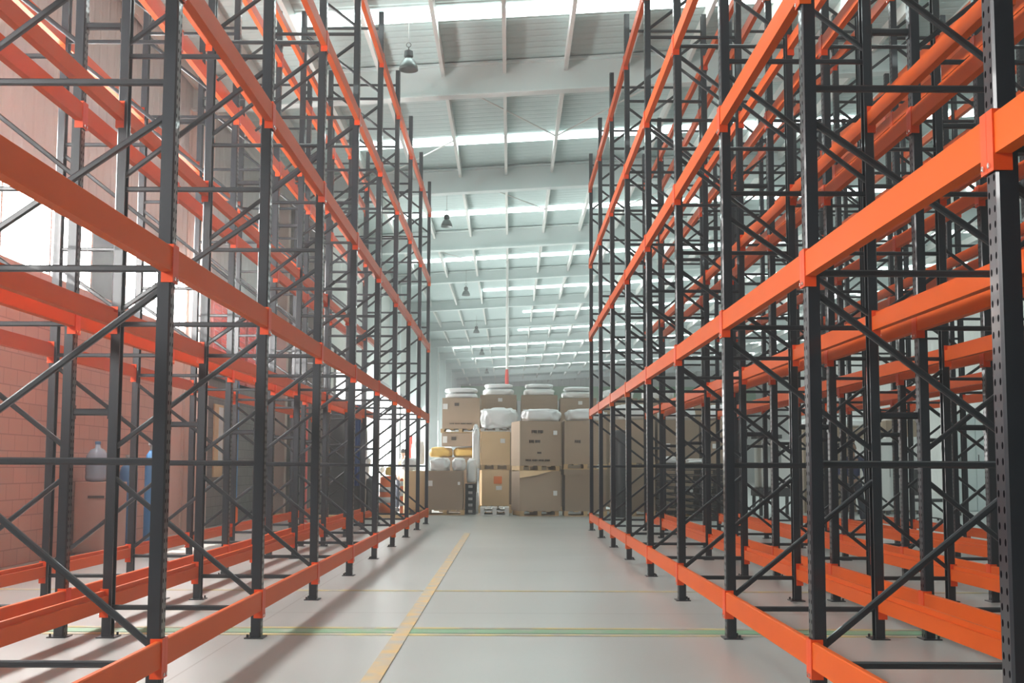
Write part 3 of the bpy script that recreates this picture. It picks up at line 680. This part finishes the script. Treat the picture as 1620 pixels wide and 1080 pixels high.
for k, (x, y, a) in enumerate(((-5.3, 29.0, .1), (-4.45, 28.1, -.15), (-3.1, 28.6, .25))):
    m = MB().box(-.5, .5, -.3, .3, 0, .05).box(-.48, .5, -.3, .3, .053, .10)
    o = m.build('flat_cardboard', M['cardt'], loc=(x, y, .001)); o.rotation_euler = (0, 0, a); tag(o, 'flattened cardboard on the floor, %s of the three before the tarpaulin stack' % ('leftmost', 'middle', 'rightmost')[k], 'cardboard', 'flattened cardboard by the tarpaulin')
# traffic drum and posts
d = empty('traffic_drum', (-3.12, 30.4, 0))
MB().lathe([(.24, 0), (.24, .06), (.2, .07)], 20).build('drum_base', M['black'], d)
pr = [(.2, .07), (.2, .3), (.195, .3), (.19, .5), (.185, .5), (.18, .75), (.175, .75), (.165, .95), (.1, 1.0)]
MB().lathe(pr, 20).build('drum_body', M['drumo'], d, True)
MB().lathe([(.199, .33), (.193, .47)], 20).build('reflective_band', M['white'], d, True); MB().lathe([(.188, .6), (.184, .72)], 20).build('reflective_band', M['white'], d, True)
tag(d, 'orange traffic drum with white bands beside the racks\' far end', 'traffic drum')
o = blob('yellow_bag', .12, .1, .13, 'ybag', (-3.04, 30.35, 1.01), 103, .2); tag(o, 'yellow bundle resting on the orange traffic drum', 'bundle')
for k, (x, y, h) in enumerate(((-3.75, 31.6, 1.42), (-3.45, 32.2, 1.2))):
    o = empty('white_post', (x, y, 0)); MB().lathe([(.12, 0), (.12, .04), (.05, .06), (.05, h - .2), (.05, h - .16)], 12).build('post_body', M['white'], o, True)
    MB().lathe([(.0, h - .16), (.08, h - .12), (.1, h - .05), (.08, h + .02), (0, h + .05)], 14).build('round_head', M['white'], o, True)
    tag(o, ('taller' if k == 0 else 'shorter') + ' white post with a round head left of the orange drum', 'post', 'white round-headed posts')
o = empty('striped_post', (-2.72, 30.2, 0)); MB().lathe([(.11, 0), (.11, .04), (.045, .06), (.045, .92), (.0, .95)], 12).build('post_body', M['drumo'], o, True)
for z in (.25, .5, .75): MB().lathe([(.047, z), (.047, z + .12)], 12).build('white_band', M['white'], o, True)
tag(o, 'orange and white striped post beside the pale tan box', 'post')
o = empty('fire_extinguisher_panel', (-2.95, 34.9, 0)); 
MB().box(-.1, .1, 0, .12, 1.35, 2.15).build('red_cabinet', M['red'], o, bevel=.02); MB().box(-.03, .03, .02, .08, 0, 1.35).box(-.15, .15, -.1, .2, 0, .02).build('stand', M['grey'], o)
tag(o, 'narrow red box on a grey stand behind the man in white', 'fire box')

# ------------------------------------------------------------------ people
def skin_obj(name, verts, edges, radii, mm, parent, root=0, sub=2):
    me = bpy.data.meshes.new(name); me.from_pydata(verts, edges, []); me.materials.append(M[mm])
    o = bpy.data.objects.new(name, me); COL.objects.link(o); o.parent = parent
    sk = o.modifiers.new('skin', 'SKIN'); sk.use_smooth_shade = True
    for i, r in enumerate(radii):
        r = r if isinstance(r, tuple) else (r, r); me.skin_vertices[0].data[i].radius = r; me.skin_vertices[0].data[i].use_root = (i == root)
    ss = o.modifiers.new('sub', 'SUBSURF'); ss.levels = sub; ss.render_levels = sub
    return o
def person(loc, rz, h, shirt, trousers, lab, arm_l, arm_r, stance=.1):
    s = h / 1.75; r = empty('person', loc, rz)
    hip = (0, 0, .95); ch_ = (0, .0, 1.32); nk = (0, 0, 1.47)
    V = [hip, (0, 0, 1.12), ch_, nk, (0, -.02, 1.56)]; R = [(.15, .11), (.14, .1), (.16, .11), (.055, .055), (.05, .05)]; E = [(0, 1), (1, 2), (2, 3), (3, 4)]
    def add(pts, rad, start):
        prev = start
        for p, q in zip(pts, rad):
            V.append(p); R.append(q); E.append((prev, len(V) - 1)); prev = len(V) - 1
        return prev
    wr = []
    for sx, arm in ((-1, arm_l), (1, arm_r)):
        add([(sx * .1, 0, .88), (sx * (.1 + stance * .4), .01 * sx, .5), (sx * (.1 + stance * .6), .02, .1), (sx * (.1 + stance * .7), -.12, .035)], [.09, .058, .042, .036], 0)
        sh = [(sx * .18, 0, 1.40)] + [tuple(a) for a in arm]
        e = add(sh, [.06, .042, .03, .032], 2); wr.append((e, Vector(arm[-1]), Vector(arm[-1]) - Vector(arm[-2]), sx))
        base = Vector(arm[-1]); d_ = (base - Vector(arm[-2])).normalized(); side = Vector((0, -1, 0)); side = (side - d_ * side.dot(d_)).normalized()
        nrm = d_.cross(side)
        for k in range(4):
            L_ = (.07, .08, .075, .06)[k]; o_ = side * (.03 - .02 * k)
            a1 = base + o_ + d_ * .045; a2 = a1 + d_ * L_ * .5 + nrm * .006 * sx; a3 = a1 + d_ * L_ + nrm * .02 * sx
            add([tuple(a1), tuple(a2), tuple(a3)], [.010, .009, .008], e)
        add([tuple(base + side * .045 + d_ * .0), tuple(base + side * .065 + d_ * .035)], [.011, .009], e)
    V = [(a * s, b * s, c * s) for a, b, c in V]; R = [(q if isinstance(q, tuple) else (q, q)) for q in R]; R = [(a * s, b * s) for a, b in R]
    skin_obj('body', V, E, R, 'skin', r)
    # head
    import bmesh
    bm = bmesh.new(); bmesh.ops.create_icosphere(bm, subdivisions=4, radius=1)
    for v in bm.verts:
        c = v.co; x, y, z = c
        wd = .075 - (.018 * max(0, -z)); f = .095
        v.co = Vector((x * wd, y * f, z * .118))
        if y < -.5:                                                      # face side (-Y)
            nose = math.exp(-((x / .16) ** 2 + ((z + .12) / .25) ** 2)); v.co.y -= .022 * nose
            for ex in (-.4, .4): v.co.y += .009 * math.exp(-(((x - ex) / .17) ** 2 + ((z - .08) / .13) ** 2))
            v.co.y += .006 * math.exp(-((x / .3) ** 2 + ((z + .52) / .05) ** 2)); v.co.y -= .006 * math.exp(-((x / .25) ** 2 + ((z + .78) / .12) ** 2))
        for ex in (-1, 1): v.co.x += ex * .014 * math.exp(-(((x - ex) / .2) ** 2 + ((y - .05) / .18) ** 2 + ((z + .02) / .25) ** 2))
        v.co = (v.co + Vector((0, -.015, 1.64))) * s
    me = bpy.data.meshes.new('head'); bm.to_mesh(me); bm.free(); me.materials.append(M['skin'])
    for p in me.polygons: p.use_smooth = True
    hd = new_from('head', me, r)
    for ex in (-1, 1):
        MB().lathe([(0, -.009), (.009, -.006), (.012, 0), (.009, .006), (0, .009)], 10, (ex * .03 * s, -.092 * s, 1.652 * s)).build('eye', M['hair'], hd, True)
    bm = bmesh.new(); bmesh.ops.create_icosphere(bm, subdivisions=3, radius=1)
    bmesh.ops.delete(bm, geom=[v for v in bm.verts if v.co.z < -.25 or (v.co.y < -.35 and v.co.z < .52)], context='VERTS')
    for v in bm.verts: v.co = (Vector((v.co.x * .083, v.co.y * .103, v.co.z * .127)) + Vector((0, -.01, 1.642))) * s
    me = bpy.data.meshes.new('hair'); bm.to_mesh(me); bm.free(); me.materials.append(M['hair']); new_from('hair', me, hd)
    # clothes
    V = [(0, 0, .9), (0, 0, 1.12), (0, 0, 1.33), (0, 0, 1.46)]; R = [(.172, .128), (.155, .118), (.178, .128), (.065, .065)]; E = [(0, 1), (1, 2), (2, 3)]
    for sx, arm in ((-1, arm_l), (1, arm_r)):
        k = len(V); V += [(sx * .18, 0, 1.40), tuple(arm[0]), tuple((Vector(arm[0]) + Vector(arm[1])) / 2)]; R += [(.078, .078), (.06, .06), (.05, .05)]; E += [(2, k), (k, k + 1), (k + 1, k + 2)]
    skin_obj('shirt', [(a * s, b * s, c * s) for a, b, c in V], E, [(a * s, b * s) for a, b in R], shirt, r)
    V = [(0, 0, .97)]; R = [(.165, .125)]; E = []
    for sx in (-1, 1):
        k = len(V); V += [(sx * .1, 0, .86), (sx * (.1 + stance * .4), .01 * sx, .5), (sx * (.1 + stance * .6), .02, .09)]; R += [.108, .08, .068]; E += [(0, k), (k, k + 1), (k + 1, k + 2)]
    skin_obj('trousers', [(a * s, b * s, c * s) for a, b, c in V], E, [(q if isinstance(q, tuple) else (q * s, q * s)) for q in R], trousers, r)
    for sx in (-1, 1):
        x = sx * (.1 + stance * .65)
        sh = MB().prism([(-.19, 0), (.07, 0), (.075, .05), (.05, .1), (-.04, .1), (-.12, .065), (-.19, .045)], lambda a, b, t_: ((x + t_) * s, a * s, b * s), -.045, .045)
        sh.build('shoe', M['rubber'], r, bevel=.012)
    return tag(r, lab, 'person')
person((-2.98, 33.4, 0), PI * .9, 1.72, 'shirtw', 'denim', 'person in a white shirt seen from behind near the bright doorway',
       [(-.25, .02, 1.12), (-.24, -.05, .88), (-.235, -.09, .8)], [(.25, .02, 1.12), (.24, -.1, .9), (.235, -.15, .83)])
person((7.55, 26.6, 0), -.35, 1.78, 'navy', 'denim', 'person in dark navy work clothes standing beyond the right racks',
       [(-.28, .03, 1.13), (-.2, -.16, .98), (-.16, -.22, .96)], [(.27, .02, 1.12), (.26, -.05, .87), (.26, -.08, .79)], .16)
